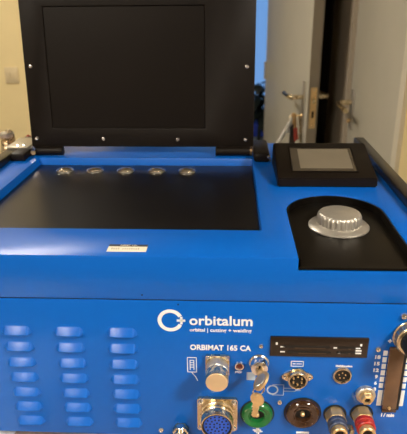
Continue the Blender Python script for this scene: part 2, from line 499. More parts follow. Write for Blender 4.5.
# --- lower body and front panel
box('body', (-HW, 0.02, BOT), (HW, DEPTH, SEAM-0.0006), M['blue'], mach, 0.001)
front = box('front_panel', (-HW, 0, BOT), (HW, 0.0195, SEAM-0.0005), M['blue'], mach, 0.0009)
box('seam_gasket', (-HW+0.001, 0.0012, SEAM-0.001), (HW-0.001, 0.3, SEAM+0.001), M['hole'], mach)
for x in (-0.22, 0.22):
    for y in (0.03, 0.34):
        obj('foot', add_lathe(new_bm(), [(0, 0), (0.014, 0), (0.016, 0.003), (0.016, BOT-BZ), (0, BOT-BZ)], 18, 'z', (x, y, BZ)), M['rubber'], mach)
# --- black tray with five round indicator buttons
tray = box('tray_panel', (TX0+0.0006, TY0+0.0006, TOP-TD-0.0035), (TX1-0.0006, TY1-0.0006, TOP-TD), M['tray'], mach)
pb = to_mesh(add_lathe(new_bm(), [(0.0114, 0), (0.0114, 0.0012), (0.0106, 0.0022), (0.0094, 0.0024), (0.0086, 0.0016), (0.0080, 0.0016)], 28, 'z'), 'button_ring')
pd = to_mesh(add_lathe(new_bm(), [(0.0080, 0.0), (0.0080, 0.0016), (0.0068, 0.0030), (0.0045, 0.0040), (0.002, 0.0045), (0, 0.0046)], 28, 'z'), 'button_dome', True, 60)
M['dome'] = mat('button_dome_bronze', (0.55, 0.47, 0.35), 0.25, metal=0.9, noise=0.25, nscale=300)
for x in (-0.1583, -0.1187, -0.0787, -0.0385, 0.0005):
    rg = link('indicator_button', pb, M['chrome'], mach, (x, 0.2655, TOP-TD))
    link('dome', pd, M['dome'], rg, (x, 0.2655, TOP-TD))
# --- knob recess pan and knob
b = new_bm()
o1 = d_outline(-0.0004, 0.0006); o2 = d_outline(-0.0016, 0.0006)
fl = TOP-KD
add_prism(b, o1, fl-0.002, fl, 'xy')
n = len(o1)
A = [b.verts.new((x, y, fl-0.001)) for x, y in o1]; B = [b.verts.new((x, y, TOP-0.0006)) for x, y in o1]
C2 = [b.verts.new((x, y, TOP-0.0006)) for x, y in o2]; D = [b.verts.new((x, y, fl-0.001)) for x, y in o2]
for i in range(n-1):
    b.faces.new((A[i], A[i+1], B[i+1], B[i])); b.faces.new((B[i], B[i+1], C2[i+1], C2[i])); b.faces.new((C2[i], C2[i+1], D[i+1], D[i]))
bmesh.ops.recalc_face_normals(b, faces=b.faces)
obj('knob_recess', b, M['pan'], mach)
KNX, KNY = 0.1608, 0.0868
fb = add_lathe(new_bm(), [(0.0288, 0.0), (0.0288, 0.0012), (0.0280, 0.0020), (0.0215, 0.0042), (0.0195, 0.0046)], 64, 'z', (KNX, KNY, fl+0.0005))
kn = obj('control_knob', fb, M['silver'], mach)
kn['label'] = 'silver rotary knob with a wide flange and scalloped grip'
def scal(i, r):
    return r*(1.0-0.055*(0.5+0.5*math.cos(2*PI*i*26/208.0))**3) if r > 0.0192 else r
cb = add_lathe(new_bm(), [(0.0213, 0.0036), (0.0210, 0.0105), (0.0203, 0.0128), (0.0190, 0.0142), (0.0178, 0.0148), (0, 0.0152)], 208, 'z', (KNX, KNY, fl+0.0005), mod=scal)
obj('grip', cb, M['silver'], kn, angle=50)
# --- side rails
for s in (-1, 1):
    lo = (0.2325 if s > 0 else -0.2470, -0.0005, TOP-0.0002); hi = (0.2470 if s > 0 else -0.2325, 0.372, TOP+0.0095)
    box('side_rail', lo, hi, M['rail'], mach, 0.0018)
# corner bracket on the left rail, with two screws
br = obj('rail_bracket', add_box(new_bm(), (-0.2475, 0.302, TOP+0.0094), (-0.2180, 0.354, TOP+0.0120), 0.0008), M['bracket_alu'], mach)
for p in ((-0.2335, 0.308), (-0.2260, 0.310)):
    obj('screw', add_lathe(new_bm(), [(0, 0.0022), (0.0018, 0.0018), (0.0026, 0)], 12, 'z', (p[0], p[1], TOP+0.0120)), M['chrome'], br)
# --- tilted display console
CX0, CX1, CY0, CY1 = 0.1090, 0.2190, 0.178, 0.253
CZF, CZR = 1.2400, 1.2612
b = add_prism(new_bm(), [(CY0, TOP), (CY0, CZF), (CY1, CZR), (CY1+0.012, CZR-0.004), (CY1+0.016, TOP)], CX0, CX1, 'yz')
bmesh.ops.bevel(b, geom=list(b.edges), offset=0.0014, segments=2, affect='EDGES')
con = obj('display_console', b, M['black'], mach)
def con_pt(u, v, h=0.0):      # u along x 0..1, v up the slope 0..1
    d = Vector((0, CY1-CY0, CZR-CZF)); nrm = Vector((0, -(CZR-CZF), CY1-CY0)).normalized()
    return Vector((CX0+(CX1-CX0)*u, CY0, CZF)) + d*v + nrm*h
def con_plate(u0, u1, v0, v1, h0, h1, name, m, parent):
    b = new_bm()
    q = [con_pt(u, v, h) for h in (h0, h1) for u, v in ((u0, v0), (u1, v0), (u1, v1), (u0, v1))]
    vs_ = [b.verts.new(p) for p in q]
    for f in ((0, 1, 2, 3), (4, 5, 6, 7), (0, 1, 5, 4), (1, 2, 6, 5), (2, 3, 7, 6), (3, 0, 4, 7)): b.faces.new([vs_[i] for i in f])
    bmesh.ops.recalc_face_normals(b, faces=b.faces)
    return obj(name, b, m, parent, smooth=False)
scr = con_plate(0.165, 0.815, 0.19, 0.83, 0.0, 0.0006, 'display_screen', M['dscreen'], con)
M['dsheen'] = mat('console_area_sheen', (0.17, 0.145, 0.105), 0.3, noise=0.08, nscale=30)  # active area; its lighter colour holds the reflection on the screen
con_plate(0.245, 0.785, 0.26, 0.80, 0.0005, 0.0008, 'display_area_sheen', M['dsheen'], con)
scr['label'] = 'small greyish display window'
for (a0, a1, b0, b1) in ((0.15, 0.165, 0.17, 0.85), (0.815, 0.83, 0.17, 0.85), (0.165, 0.815, 0.17, 0.19), (0.165, 0.815, 0.83, 0.85)):
    con_plate(a0, a1, b0, b1, 0.0, 0.0010, 'display_bezel', M['black'], con)
# --- hinges
HY, HZ = 0.3045, TOP+0.0064
def hinge(xa, xb, blk, scx, lab):
    h = obj('hinge', add_lathe(new_bm(), [(0, 0), (0.0054, 0), (0.0060, 0.0007), (0.0060, xb-xa-0.0007), (0.0054, xb-xa), (0, xb-xa)], 24, 'x', (xa, HY, HZ)), M['black'], mach)
    box('hinge_block', (blk[0], 0.273, TOP), (blk[1], 0.345, TOP+blk[2]), M['black'], h, 0.0035)
    return h
h1 = hinge(-0.2150, -0.1700, (-0.2322, -0.2125, 0.0110), 0, '')
obj('hinge_pin', add_lathe(new_bm(), [(0, 0), (0.0030, 0), (0.0036, 0.0006), (0.0036, 0.003), (0, 0.003)], 14, '-y', (-0.2085, 0.297, TOP+0.0120)), M['chrome'], h1)
obj('hinge_pin', add_lathe(new_bm(), [(0, 0), (0.0026, 0), (0.0030, 0.0006), (0.0030, 0.003), (0, 0.003)], 14, '-y', (-0.2085, 0.297, TOP+0.0060)), M['brass'], h1)
h2 = hinge(0.0360, 0.0820, (0.0862, 0.1068, 0.0125), 0, '')
obj('hinge_collar', add_lathe(new_bm(), [(0, 0), (0.0060, 0), (0.0062, 0.0005), (0.0062, 0.0027), (0.0060, 0.0032), (0, 0.0032)], 24, 'x', (0.0822, HY, HZ)), M['bronze'], h2)
obj('screw', add_lathe(new_bm(), [(0, 0.0016), (0.0014, 0.0012), (0.002, 0)], 12, '-y', (0.1045, 0.2735, TOP+0.0075)), M['chrome'], h2)
# --- open lid with the big screen, leaning back 5 degrees
LT = Matrix.Translation((0, 0.306, 1.2417)) @ Matrix.Rotation(-math.radians(5), 4, 'X')
LX0, LX1, LH, LTH = -0.2129, 0.0864, 0.2026, 0.008
SX0, SX1, SZ0, SZ1 = -0.1826, 0.0222, 0.0247, 0.1773
lb = to_mesh(add_box(new_bm(), (LX0, 0, 0), (LX1, LTH, LH)), 'lb', False)
cbx = to_mesh(add_box(new_bm(), (SX0, -0.01, SZ0), (SX1, 0.0026, SZ1)), 'cb', False)
lme = bool_cut(lb, [cbx]); lme.transform(LT); lme.materials.clear()
for p in lme.polygons: p.use_smooth = True
lme.set_sharp_from_angle(angle=math.radians(30))
lid = link('screen_lid', lme, M['black'], mach, (0, 0, 0))
lid['label'] = 'raised flat black lid with a large dark screen and steel screws'
box('screen', (SX0+0.0005, 0.0019, SZ0+0.0005), (SX1-0.0005, 0.0032, SZ1-0.0005), M['screen'], lid, T=LT)
obj('back_housing', add_box(new_bm(), (LX0+0.008, LTH-0.0002, 0.022), (LX1-0.008, LTH+0.018, LH-0.008), 0.003), M['black'], lid, T=LT)
sc = add_lathe(new_bm(), [(0.0003, 0.0004), (0.0012, 0.0004), (0.0013, 0.0013), (0.0021, 0.0011), (0.0026, 0.0)], 16, '-y')
bmesh.ops.contextual_create(sc, geom=[e for e in sc.edges if e.is_boundary and all(v.co.xz.length < 0.001 for v in e.verts)]) if False else None
scm = to_mesh(sc, 'screw_head')
Rl = Matrix.Rotation(-math.radians(5), 4, 'X').to_3x3()
for x, z in ((-0.2056, 0.0107), (-0.1145, 0.0105), (-0.0140, 0.0101), (0.0757, 0.0097), (-0.2046, 0.1047), (0.0762, 0.1032), (-0.2046, 0.1935), (0.0762, 0.1935), (-0.1145, 0.1935), (-0.0140, 0.1935)):
    o = link('screw', scm, M['chrome'], lid, LT @ Vector((x, 0, z)))
    o.rotation_euler = (-math.radians(5), 0, 0)

# --- louvres
def louvre_mesh():
    bm = new_bm()
    hw = 0.0138
    prof = [(0.0050, 0.0), (0.0042, 0.0003), (0.0034, 0.0009), (-0.0020, 0.0046), (-0.0029, 0.0051), (-0.0034, 0.0048), (-0.0036, 0.0036)]
    xs = [(-1.0, 0.0), (-0.93, 0.28), (-0.84, 0.66), (-0.76, 0.92), (-0.68, 1.0), (0, 1.0), (0.68, 1.0), (0.76, 0.92), (0.84, 0.66), (0.93, 0.28), (1.0, 0.0)]
    grid = []
    for u, k in xs:
        row = []
        for z, p in prof:
            zz = z if k > 0.99 else (z*(0.35+0.65*k) - 0.0036*(1-k)*0.55)
            row.append(bm.verts.new((u*hw, 0.0002-p*k, zz)))
        grid.append(row)
    for a, c in zip(grid[:-1], grid[1:]):
        for i in range(len(prof)-1):
            bm.faces.new((a[i], c[i], c[i+1], a[i+1]))
    bmesh.ops.recalc_face_normals(bm, faces=bm.faces)
    # make sure the normals point towards -y
    if sum(f.normal.y for f in bm.faces) > 0: bmesh.ops.reverse_faces(bm, faces=bm.faces)
    return to_mesh(bm, 'louvre', True, 60)
lvm = louvre_mesh()
b = add_box(new_bm(), (-0.009, -0.0004, -0.0046), (0.009, 0.0004, -0.0034))
lsm = to_mesh(b, 'louvre_slot', False)
for cx in (-0.1326, -0.0858, -0.0386):
    for r in range(7):
        z = 1.1558-r*0.01685
        link('louvre', lvm, M['blue'], front, (cx, 0, z))
        link('louvre_slot', lsm, M['hole'], front, (cx, 0, z))

# --- printing on the front panel
FP = front
lettering('orbitalum', FP, M['white'], 0.0215, 0.0762, 1.1645, 0.0095, bold=0.00028, space=1.02)
lettering('orbital | cutting + welding', FP, M['white'], 0.0216, 0.0756, 1.1578, 0.0034, bold=0.00010)
lettering('ORBIMAT 165 CA', FP, M['white'], 0.0216, 0.0756, 1.1385, 0.0056, bold=0.00026)
# ring and plus emblem
b = new_bm()
EX, EZ = 0.0050, 1.1685
def arc_band(bm, cx, cz, r0, r1, a0, a1, n=40, y=-0.0002, y2=-0.00002):
    for i in range(n):
        t0, t1 = a0+(a1-a0)*i/n, a0+(a1-a0)*(i+1)/n
        q = [(cx+r*math.cos(t), cz+r*math.sin(t)) for r, t in ((r0, t0), (r1, t0), (r1, t1), (r0, t1))]
        add_prism(bm, q, y, y2, 'xz')
arc_band(b, EX, EZ, 0.0078, 0.0112, math.radians(26), math.radians(334))
add_box(b, (EX+0.0055, -0.0002, EZ-0.0011), (EX+0.0130, -0.00002, EZ+0.0011)); add_box(b, (EX+0.0084, -0.0002, EZ-0.0038), (EX+0.0106, -0.00002, EZ+0.0038))
obj('emblem', b, M['white'], FP, smooth=False)
def lines(name, segs, m, wd=0.0005):
    b = new_bm()
    for (x0, z0, x1, z1) in segs:
        d = Vector((x1-x0, z1-z0)); L = d.length; d /= L; nn = Vector((-d.y, d.x))*wd/2; e = d*wd/2
        q = [(x0-e.x+nn.x, z0-e.y+nn.y), (x0-e.x-nn.x, z0-e.y-nn.y), (x1+e.x-nn.x, z1+e.y-nn.y), (x1+e.x+nn.x, z1+e.y+nn.y)]
        add_prism(b, q, -0.00018, -0.00002, 'xz')
    return obj(name, b, m, FP, smooth=False)
lines('pendant_symbol', [(0.0190, 1.1300, 0.0270, 1.1300), (0.0270, 1.1300, 0.0270, 1.1142), (0.0270, 1.1142, 0.0190, 1.1142), (0.0190, 1.1142, 0.0190, 1.1300),
                         (0.0213, 1.1270, 0.0247, 1.1270), (0.0213, 1.1245, 0.0247, 1.1245), (0.0213, 1.1220, 0.0247, 1.1220), (0.0213, 1.1195, 0.0247, 1.1195), (0.0213, 1.1170, 0.0213, 1.1270), (0.0247, 1.1170, 0.0247, 1.1270),
                         (0.0225, 1.1142, 0.0245, 1.1110), (0.0245, 1.1110, 0.0262, 1.1090), (0.0262, 1.1090, 0.0278, 1.1050)], M['white'], 0.0007)
lettering('STOP', FP, M['white'], 0.0617, 0.0682, 1.1142, 0.0019, bold=0.0001)
# weld head symbol
b = new_bm(); arc_band(b, 0.0961, 1.0963, 0.0040, 0.0053, 0, 2*PI, 36); obj('weld_head_symbol', b, M['grey_print'], FP, smooth=False)
lines('weld_head_symbol', [(0.0961, 1.1022, 0.1061, 1.1022), (0.1061, 1.1022, 0.1061, 1.0905), (0.1061, 1.0905, 0.0961, 1.0905), (0.1061, 1.0985, 0.1168, 1.0985), (0.1061, 1.0952, 0.1168, 1.0952),
                           (0.1168, 1.0985, 0.1168, 1.0952), (0.1168, 1.0969, 0.1208, 1.0975), (0.1178, 1.0960, 0.1215, 1.0962)], M['grey_print'], 0.0005)
# printed key-switch plate and connector plates
lines('printed_frame', [(0.0725, 1.1150, 0.0915, 1.1150), (0.0915, 1.1150, 0.0915, 1.1070), (0.0915, 1.1070, 0.0725, 1.1070), (0.0725, 1.1070, 0.0725, 1.1150)], M['grey_print'], 0.0006)
box('printed_plate', (0.0730, -0.0002, 1.1072), (0.0802, -0.00002, 1.1148), M['grey_print'], FP)
lines('printed_frame', [(0.1115, 1.1283, 0.1222, 1.1283), (0.1222, 1.1283, 0.1222, 1.1230), (0.1222, 1.1230, 0.1115, 1.1230), (0.1115, 1.1230, 0.1115, 1.1283), (0.1132, 1.1256, 0.1150, 1.1256), (0.1165, 1.1256, 0.1205, 1.1256)], M['white'], 0.0008)
lettering('Multifunction', FP, M['white'], 0.1508, 0.1654, 1.1234, 0.0021, bold=0.0002)
# socket polarity marks at the lower edge
lines('printed_symbol', [(0.0800, 1.0487, 0.0865, 1.0487), (0.0832, 1.0515, 0.0832, 1.0455), (0.0815, 1.0470, 0.0880, 1.0470), (0.0848, 1.0500, 0.0848, 1.0440)], M['white'], 0.0014)
lines('printed_symbol', [(0.1215, 1.0472, 0.1310, 1.0472)], M['white'], 0.0024)

# --- asset label on the top
al = box('asset_label', (-0.0482, 0.0085, TOP), (-0.0146, 0.0222, TOP+0.00025), M['label'], mach)
box('label_header', (-0.0482, 0.0184, TOP+0.00025), (-0.0146, 0.0222, TOP+0.0004), M['ink'], al)
lettering('ASSET I.D.', al, M['label'], -0.0385, -0.0235, 0.0197, 0.0016, plane='top', bold=0.00002, zt=TOP+0.0004)
for i in range(13):
    if i == 4: continue
    x = -0.0450+i*0.0019
    box('faded_print', (x, 0.0125, TOP+0.00025), (x+0.0010, 0.0148+0.0008*(i % 3 == 0), TOP+0.00034), M['fadedink'], al)

# --- screws and little holes on the front
sm = to_mesh(add_lathe(new_bm(), [(0, 0.0010), (0.0009, 0.0010), (0.0011, 0.0024), (0.0022, 0.0020), (0.0030, 0.0008), (0.0031, 0)], 18, '-y'), 'panel_screw')
for x, z, s in ((0.0842, 1.1438, 0.72), (0.1031, 1.0826, 0.85), (0.2037, 1.1771, 1.1), (0.1858, 1.1431, 0.9), (-0.0078, 1.0460, 0.9), (-0.232, 1.1771, 1.1), (-0.232, 1.050, 1.1), (0.232, 1.050, 1.1)):
    o = link('screw', sm, M['chrome'], FP, (x, 0, z)); o.scale = (s, s, s)
for x, z in ((0.0122, 1.1846), (-0.0185, 1.1934)):
    obj('pin_hole', add_lathe(new_bm(), [(0, 0.0003), (0.0007, 0.0003), (0.0008, -0.0003)], 10, '-y', (x, 0, z)), M['hole'], FP if z < SEAM else cover)

# --- card slot
cs = box('card_slot', (0.0920, -0.0018, 1.1345), (0.1768, 0.0005, 1.1548), M['cardslot'], mach, 0.0006)
cs['label'] = 'brown-black card reader plate with two thin slots'
for z, x0, x1 in ((1.1452, 0.1035, 0.1440), (1.1398, 0.1070, 0.1450), (1.1452, 0.1500, 0.1660), (1.1402, 0.1500, 0.1660)):
    sl = box('slot', (x0, -0.0021, z-0.0010), (x1, -0.0017, z+0.0010), M['hole'], cs)
    box('slot_lip', (x0+0.010, -0.0023, z-0.0013), (x1-0.004, -0.0018, z-0.0010), M['bronze'], cs)
for x0, z0, x1, z1 in ((0.1010, 1.1442, 0.1050, 1.1454), (0.1010, 1.1390, 0.1050, 1.1402), (0.1470, 1.1442, 0.1500, 1.1454), (0.1510, 1.1388, 0.1532, 1.1410), (0.1660, 1.1440, 0.1700, 1.1452), (0.1662, 1.1415, 0.1712, 1.1428), (0.1662, 1.1388, 0.1712, 1.1402), (0.0968, 1.1468, 0.0985, 1.1492), (0.1695, 1.1470, 0.1712, 1.1492)):
    box('white_mark', (x0, -0.0021, z0), (x1, -0.0017, z1), M['white'], cs)

# --- capped connector
def flange(x, z, hw, hh, th, rad, m, parent, name='flange'):
    out = []
    for cx, cz, a0 in ((hw-rad, hh-rad, 0), (-hw+rad, hh-rad, PI/2), (-hw+rad, -hh+rad, PI), (hw-rad, -hh+rad, 3*PI/2)):
        for i in range(5):
            a = a0+PI/2*i/4
            out.append((x+cx+rad*math.cos(a), z+cz+rad*math.sin(a)))
    return obj(name, add_prism(new_bm(), out, -th, 0.0005, 'xz'), m, parent)
def knurl(n, d): return lambda i, r: r*(1-d*(i % 2))
cx, cz = 0.0459, 1.1232
cap = flange(cx, cz, 0.0106, 0.0108, 0.0028, 0.0012, M['nickel'], mach, 'capped_connector')
obj('sleeve', add_lathe(new_bm(), [(0.0096, 0.0028), (0.0098, 0.0034), (0.0098, 0.0120), (0.0092, 0.0126), (0.0092, 0.0136)], 72, '-y', (cx, 0, cz), knurl(72, 0.03)), M['silver'], cap, angle=20)
obj('dust_cap', add_lathe(new_bm(), [(0.0090, 0.0134), (0.0099, 0.0136), (0.0101, 0.0142), (0.0101, 0.0240), (0.0096, 0.0250)], 48, '-y', (cx, 0, cz)), M['nickel'], cap)
obj('cap_face', add_lathe(new_bm(), [(0.0097, 0.0248), (0.0092, 0.0254), (0, 0.0256)], 48, '-y', (cx, 0, cz)), M['capface'], cap)
for sx in (-1, 1):
    for sz in (-1, 1):
        o = link('screw', sm, M['chrome'], cap, (cx+sx*0.0084, -0.0028, cz+sz*0.0086)); o.scale = (0.6, 0.6, 0.6)
# --- large multi-pin connector
cx, cz = 0.0459, 1.0685
big = flange(cx, cz, 0.0186, 0.0186, 0.0034, 0.0030, M['nickel'], mach, 'multipin_connector')
big['label'] = 'large square-flanged metal socket with a blue pin insert'
obj('shell', add_lathe(new_bm(), [(0.0160, 0.0034), (0.0162, 0.0042), (0.0150, 0.0052), (0.0150, 0.0080), (0.0155, 0.0085), (0.0155, 0.0095), (0.0148, 0.0102), (0.0148, 0.0180), (0.0144, 0.0186), (0.0136, 0.0186), (0.0134, 0.0180), (0.0134, 0.0150)], 64, '-y', (cx, 0, cz)), M['nickel'], big)
obj('gasket', add_lathe(new_bm(), [(0.0137, 0.0176), (0.0134, 0.0180), (0.0124, 0.0180), (0.0122, 0.0172)], 48, '-y', (cx, 0, cz)), M['hole'], big)
ins = obj('pin_insert', add_lathe(new_bm(), [(0.0126, 0.0150), (0.0125, 0.0168), (0, 0.0170)], 48, '-y', (cx, 0, cz)), M['insert'], big)
b = new_bm()
for r, nn in ((0.0030, 6), (0.0065, 12), (0.0100, 16)):
    for i in range(nn):
        a = 2*PI*(i+0.5)/nn
        add_lathe(b, [(0.0008, 0.0168), (0.0008, 0.0174), (0, 0.0174)], 8, '-y', (cx+r*math.cos(a), 0, cz+r*math.sin(a)))
pm = obj('contact_holes', b, M['hole'], ins)
pm['kind'] = 'stuff'
for sx in (-1, 1):
    for sz in (-1, 1):
        o = link('screw', sm, M['chrome'], big, (cx+sx*0.0150, -0.0034, cz+sz*0.0150)); o.scale = (0.95, 0.95, 0.95)
# --- gas fitting below the frame's edge, left of the big connector
cx, cz = 0.0112, 1.0480
nip = obj('hose_nipple', add_lathe(new_bm(), [(0.0075, 0), (0.0075, 0.006), (0.0062, 0.007), (0.0062, 0.012), (0.0048, 0.013), (0.0048, 0.018), (0.0040, 0.019), (0.0030, 0.019), (0.0030, 0.012), (0, 0.012)], 6, '-y', (cx, 0, cz)), M['nickel'], mach)
obj('lug', add_lathe(new_bm(), [(0, 0.004), (0.0030, 0.004), (0.0038, 0.0032), (0.0038, 0)], 16, 'z', (cx+0.0004, -0.006, cz+0.0045)), M['chrome'], nip)
# --- stop button
sb = obj('stop_button', add_lathe(new_bm(), [(0.0044, 0), (0.0044, 0.0012), (0.0040, 0.0022), (0.0030, 0.0024), (0.0025, 0.0012), (0.0025, 0.0004)], 28, '-y', (0.0655, 0, 1.1226)), M['chrome'], mach)
obj('red_centre', add_lathe(new_bm(), [(0.0026, 0.0002), (0.0022, 0.0006), (0, 0.0008)], 20, '-y', (0.0655, 0, 1.1226)), mat('dull_red', (0.13, 0.018, 0.010), 0.3, noise=0.2), sb)
# --- key switch
KX, KZ = 0.0830, 1.1262
ks = obj('key_switch', add_lathe(new_bm(), [(0.0090, 0), (0.0092, 0.0010), (0.0085, 0.0022), (0.0078, 0.0026), (0.0078, 0.0080), (0.0072, 0.0095), (0.0060, 0.0100), (0, 0.0100)], 40, '-y', (KX, 0, KZ)), M['chrome'], mach)
obj('key_slot', add_box(new_bm(), (KX-0.0010, -0.0104, KZ-0.0040), (KX+0.0010, -0.0098, KZ+0.0040)), M['hole'], ks)
# --- round microphone-type socket with two ears
cx, cz = 0.1175, 1.1112
out = []
for i in range(48):
    a = 2*PI*i/48
    r0 = 0.0088
    c, s = math.cos(a), math.sin(a)
    e = 0.0052*max(0, abs(c)-0.80)/0.2
    out.append((cx+(r0+e)*c, cz+r0*s+0.0012))
mic = obj('pin_socket', add_prism(new_bm(), out, -0.0018, 0.0005, 'xz'), M['nickel'], mach)
obj('socket_ring', add_lathe(new_bm(), [(0.0088, 0.0018), (0.0088, 0.0058), (0.0082, 0.0066), (0.0072, 0.0066), (0.0070, 0.0060), (0.0070, 0.0030)], 40, '-y', (cx, 0, cz)), M['nickel'], mic)
core = obj('socket_core', add_lathe(new_bm(), [(0.0071, 0.0028), (0.0070, 0.0036), (0, 0.0038)], 32, '-y', (cx, 0, cz)), M['hole'], mic)
for i in range(6):
    a = 2*PI*(i+0.5)/6
    obj('pin', add_lathe(new_bm(), [(0.0008, 0.0036), (0.0008, 0.0056), (0, 0.0060)], 8, '-y', (cx+0.0042*math.cos(a), 0, cz+0.0042*math.sin(a))), M['brass'], mic)
for s in (-1, 1):
    o = link('screw', sm, M['chrome'], mic, (cx+s*0.0112, -0.0018, cz+0.0012)); o.scale = (0.5, 0.5, 0.5)
# --- round labelled socket
cx, cz = 0.1572, 1.1145
rs = obj('round_socket', add_lathe(new_bm(), [(0.0086, 0), (0.0086, 0.0012), (0.0080, 0.0022), (0.0070, 0.0022), (0.0066, 0.0012), (0.0066, 0.0004)], 40, '-y', (cx, 0, cz)), M['nickel'], mach)
obj('socket_core', add_lathe(new_bm(), [(0.0068, 0.0003), (0.0066, 0.0008), (0.0052, 0.0012), (0.0050, 0.0007), (0, 0.0007)], 32, '-y', (cx, 0, cz)), M['hole'], rs)
for i in range(5):
    a = 2*PI*i/5+0.3
    obj('pin', add_lathe(new_bm(), [(0.0006, 0.0006), (0.0006, 0.0014), (0, 0.0015)], 8, '-y', (cx+0.0030*math.cos(a), 0, cz+0.0030*math.sin(a))), M['brass'], rs)
# --- green and brown weld-current sockets
def weld_socket(cx, cz, R, m, name, lab):
    k = R/0.0160
    o = obj(name, add_lathe(new_bm(), [(R, 0), (R*1.0, 0.0020), (R*0.94, 0.0042), (R*0.84, 0.0054), (R*0.72, 0.0054), (R*0.62, 0.0044), (R*0.55, 0.0040), (R*0.50, 0.0046), (R*0.46, 0.0044), (R*0.43, 0.0020), (R*0.43, 0.0003)], 56, '-y', (cx, 0, cz)), m, mach)
    o['label'] = lab
    obj('backing_ring', add_lathe(new_bm(), [(R*1.07, 0), (R*1.07, 0.0008), (R*0.98, 0.0012)], 48, '-y', (cx, 0, cz)), M['hole'], o)
    obj('socket_bore', add_lathe(new_bm(), [(R*0.44, 0.0001), (R*0.43, 0.0004), (0, 0.0004)], 32, '-y', (cx, 0, cz)), M['hole'], o)
    obj('contact_pin', add_lathe(new_bm(), [(R*0.13, 0.0002), (R*0.13, 0.0034), (R*0.08, 0.0042), (0, 0.0042)], 20, '-y', (cx, 0, cz)), M['brass'], o)
    return o
weld_socket(0.0828, 1.0688, 0.0148, M['green'], 'weld_socket', 'glossy green round weld socket')
weld_socket(0.1246, 1.0712, 0.0160, M['brown'], 'weld_socket', 'glossy brown-black round weld socket')
# --- gas fitting
cx, cz = 0.1794, 1.0952
gf = obj('gas_fitting', add_lathe(new_bm(), [(0.0088, 0), (0.0088, 0.0040), (0.0080, 0.0048), (0.0062, 0.0048)], 12, '-y', (cx, 0, cz)), M['silver'], mach)
obj('gas_tube', add_lathe(new_bm(), [(0.0066, 0.0046), (0.0064, 0.0066), (0.0056, 0.0072), (0.0054, 0.0100), (0.0046, 0.0108), (0.0032, 0.0108), (0.0030, 0.0100), (0.0030, 0.0040), (0, 0.0040)], 6, '-y', (cx, 0, cz)), M['brass'], gf)
obj('bore', add_lathe(new_bm(), [(0.0031, 0.0086), (0, 0.0086)], 18, '-y', (cx, 0, cz)), M['hole'], gf)
# --- water couplings
def coupling(cx, cz, m, lab):
    o = obj('hose_coupling', add_lathe(new_bm(), [(0.0092, 0), (0.0092, 0.0100), (0.0084, 0.0110), (0.0070, 0.0110)], 6, '-y', (cx, 0, cz)), M['brass'], mach, angle=20)
    o['label'] = lab
    obj('seal_ring', add_lathe(new_bm(), [(0.0105, 0), (0.0105, 0.0007), (0.0090, 0.0008)], 36, '-y', (cx, 0, cz)), M['hole'], o)
    obj('collar', add_lathe(new_bm(), [(0.0070, 0.0107), (0.0084, 0.0110), (0.0086, 0.0116), (0.0086, 0.0149), (0.0079, 0.0154), (0.0079, 0.0164), (0.0086, 0.0169), (0.0086, 0.0200), (0.0080, 0.0206), (0.0066, 0.0206)], 60, '-y', (cx, 0, cz), knurl(60, 0.025)), m, o, angle=25)
    obj('nozzle', add_lathe(new_bm(), [(0.0064, 0.0200), (0.0064, 0.0223), (0.0069, 0.0228), (0.0069, 0.0259), (0.0063, 0.0265), (0.0047, 0.0265), (0.0045, 0.0259), (0.0045, 0.0195)], 32, '-y', (cx, 0, cz)), M['brass'], o)
    obj('bore', add_lathe(new_bm(), [(0.0047, 0.0225), (0, 0.0225)], 20, '-y', (cx, 0, cz)), M['hole'], o)
    return o
c1_ = coupling(0.1542, 1.0705, M['greyblue'], 'brass hose coupling with a grey-blue collar')
obj('release_lever', add_tube(new_bm(), [(0.1619, -0.015, 1.0705), (0.1652, -0.017, 1.0710), (0.1662, -0.0205, 1.0690), (0.1647, -0.023, 1.0675)], [0.0020, 0.0024, 0.0022, 0.0016], 8), M['nickel'], c1_)
coupling(0.1785, 1.0718, M['red'], 'brass hose coupling with a red collar')
# --- flow meter
FX0, FX1, FZ0, FZ1 = 0.1950, 0.2080, 1.0800, 1.1462
fm = box('flow_meter', (FX0, -0.0042, FZ0), (FX1, 0.0005, FZ1), M['amber'], mach, 0.0012)
fm['label'] = 'dark brown flow tube with a white scale and numbers'
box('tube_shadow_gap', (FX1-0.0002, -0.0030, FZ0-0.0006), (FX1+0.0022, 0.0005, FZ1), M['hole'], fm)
box('tube_foot', (FX0, -0.0046, FZ0-0.0026), (FX1, 0.0004, FZ0+0.0008), M['brown'], fm, 0.0006)
obj('float_ball', add_lathe(new_bm(), [(0, 0.0062), (0.0010, 0.0058), (0.0015, 0.0048), (0.0015, 0.0038)], 14, '-y', (FX0+0.0062, 0, FZ0+0.0026)), M['brass'], fm)
for i in range(6):
    z0 = 1.1364-i*0.0070
    for x0, x1 in ((0.1908, 0.1944), (0.2106, 0.2144)):
        box('scale_mark', (x0, -0.0003, z0), (x1, 0.0002, z0+0.0052), M['white'], fm)
for x0, x1 in ((0.1908, 0.1948), (0.2104, 0.2146)):
    box('scale_mark', (x0, -0.0003, 1.0816), (x1, 0.0002, 1.0990), M['white'], fm)
for i, t in enumerate(('18', '15', '12', '9', '6', '3')):
    z0 = 1.1330-i*0.0070
    xx = 0.1842 if len(t) == 2 else 0.1862
    lettering(t, fm, M['white'], xx, xx+(0.0048 if len(t) == 2 else 0.0026), z0, 0.0036, bold=0.00022)
lettering('l / min', fm, M['white'], 0.1965, 0.2085, 1.0688, 0.0040, bold=0.00024)
b = new_bm(); add_box(b, (0.1932, -0.0002, 1.1510), (0.1970, -0.00002, 1.1522)); add_box(b, (0.1945, -0.0002, 1.1497), (0.1957, -0.00002, 1.1535)); obj('plus_sign', b, M['white'], fm, smooth=False)
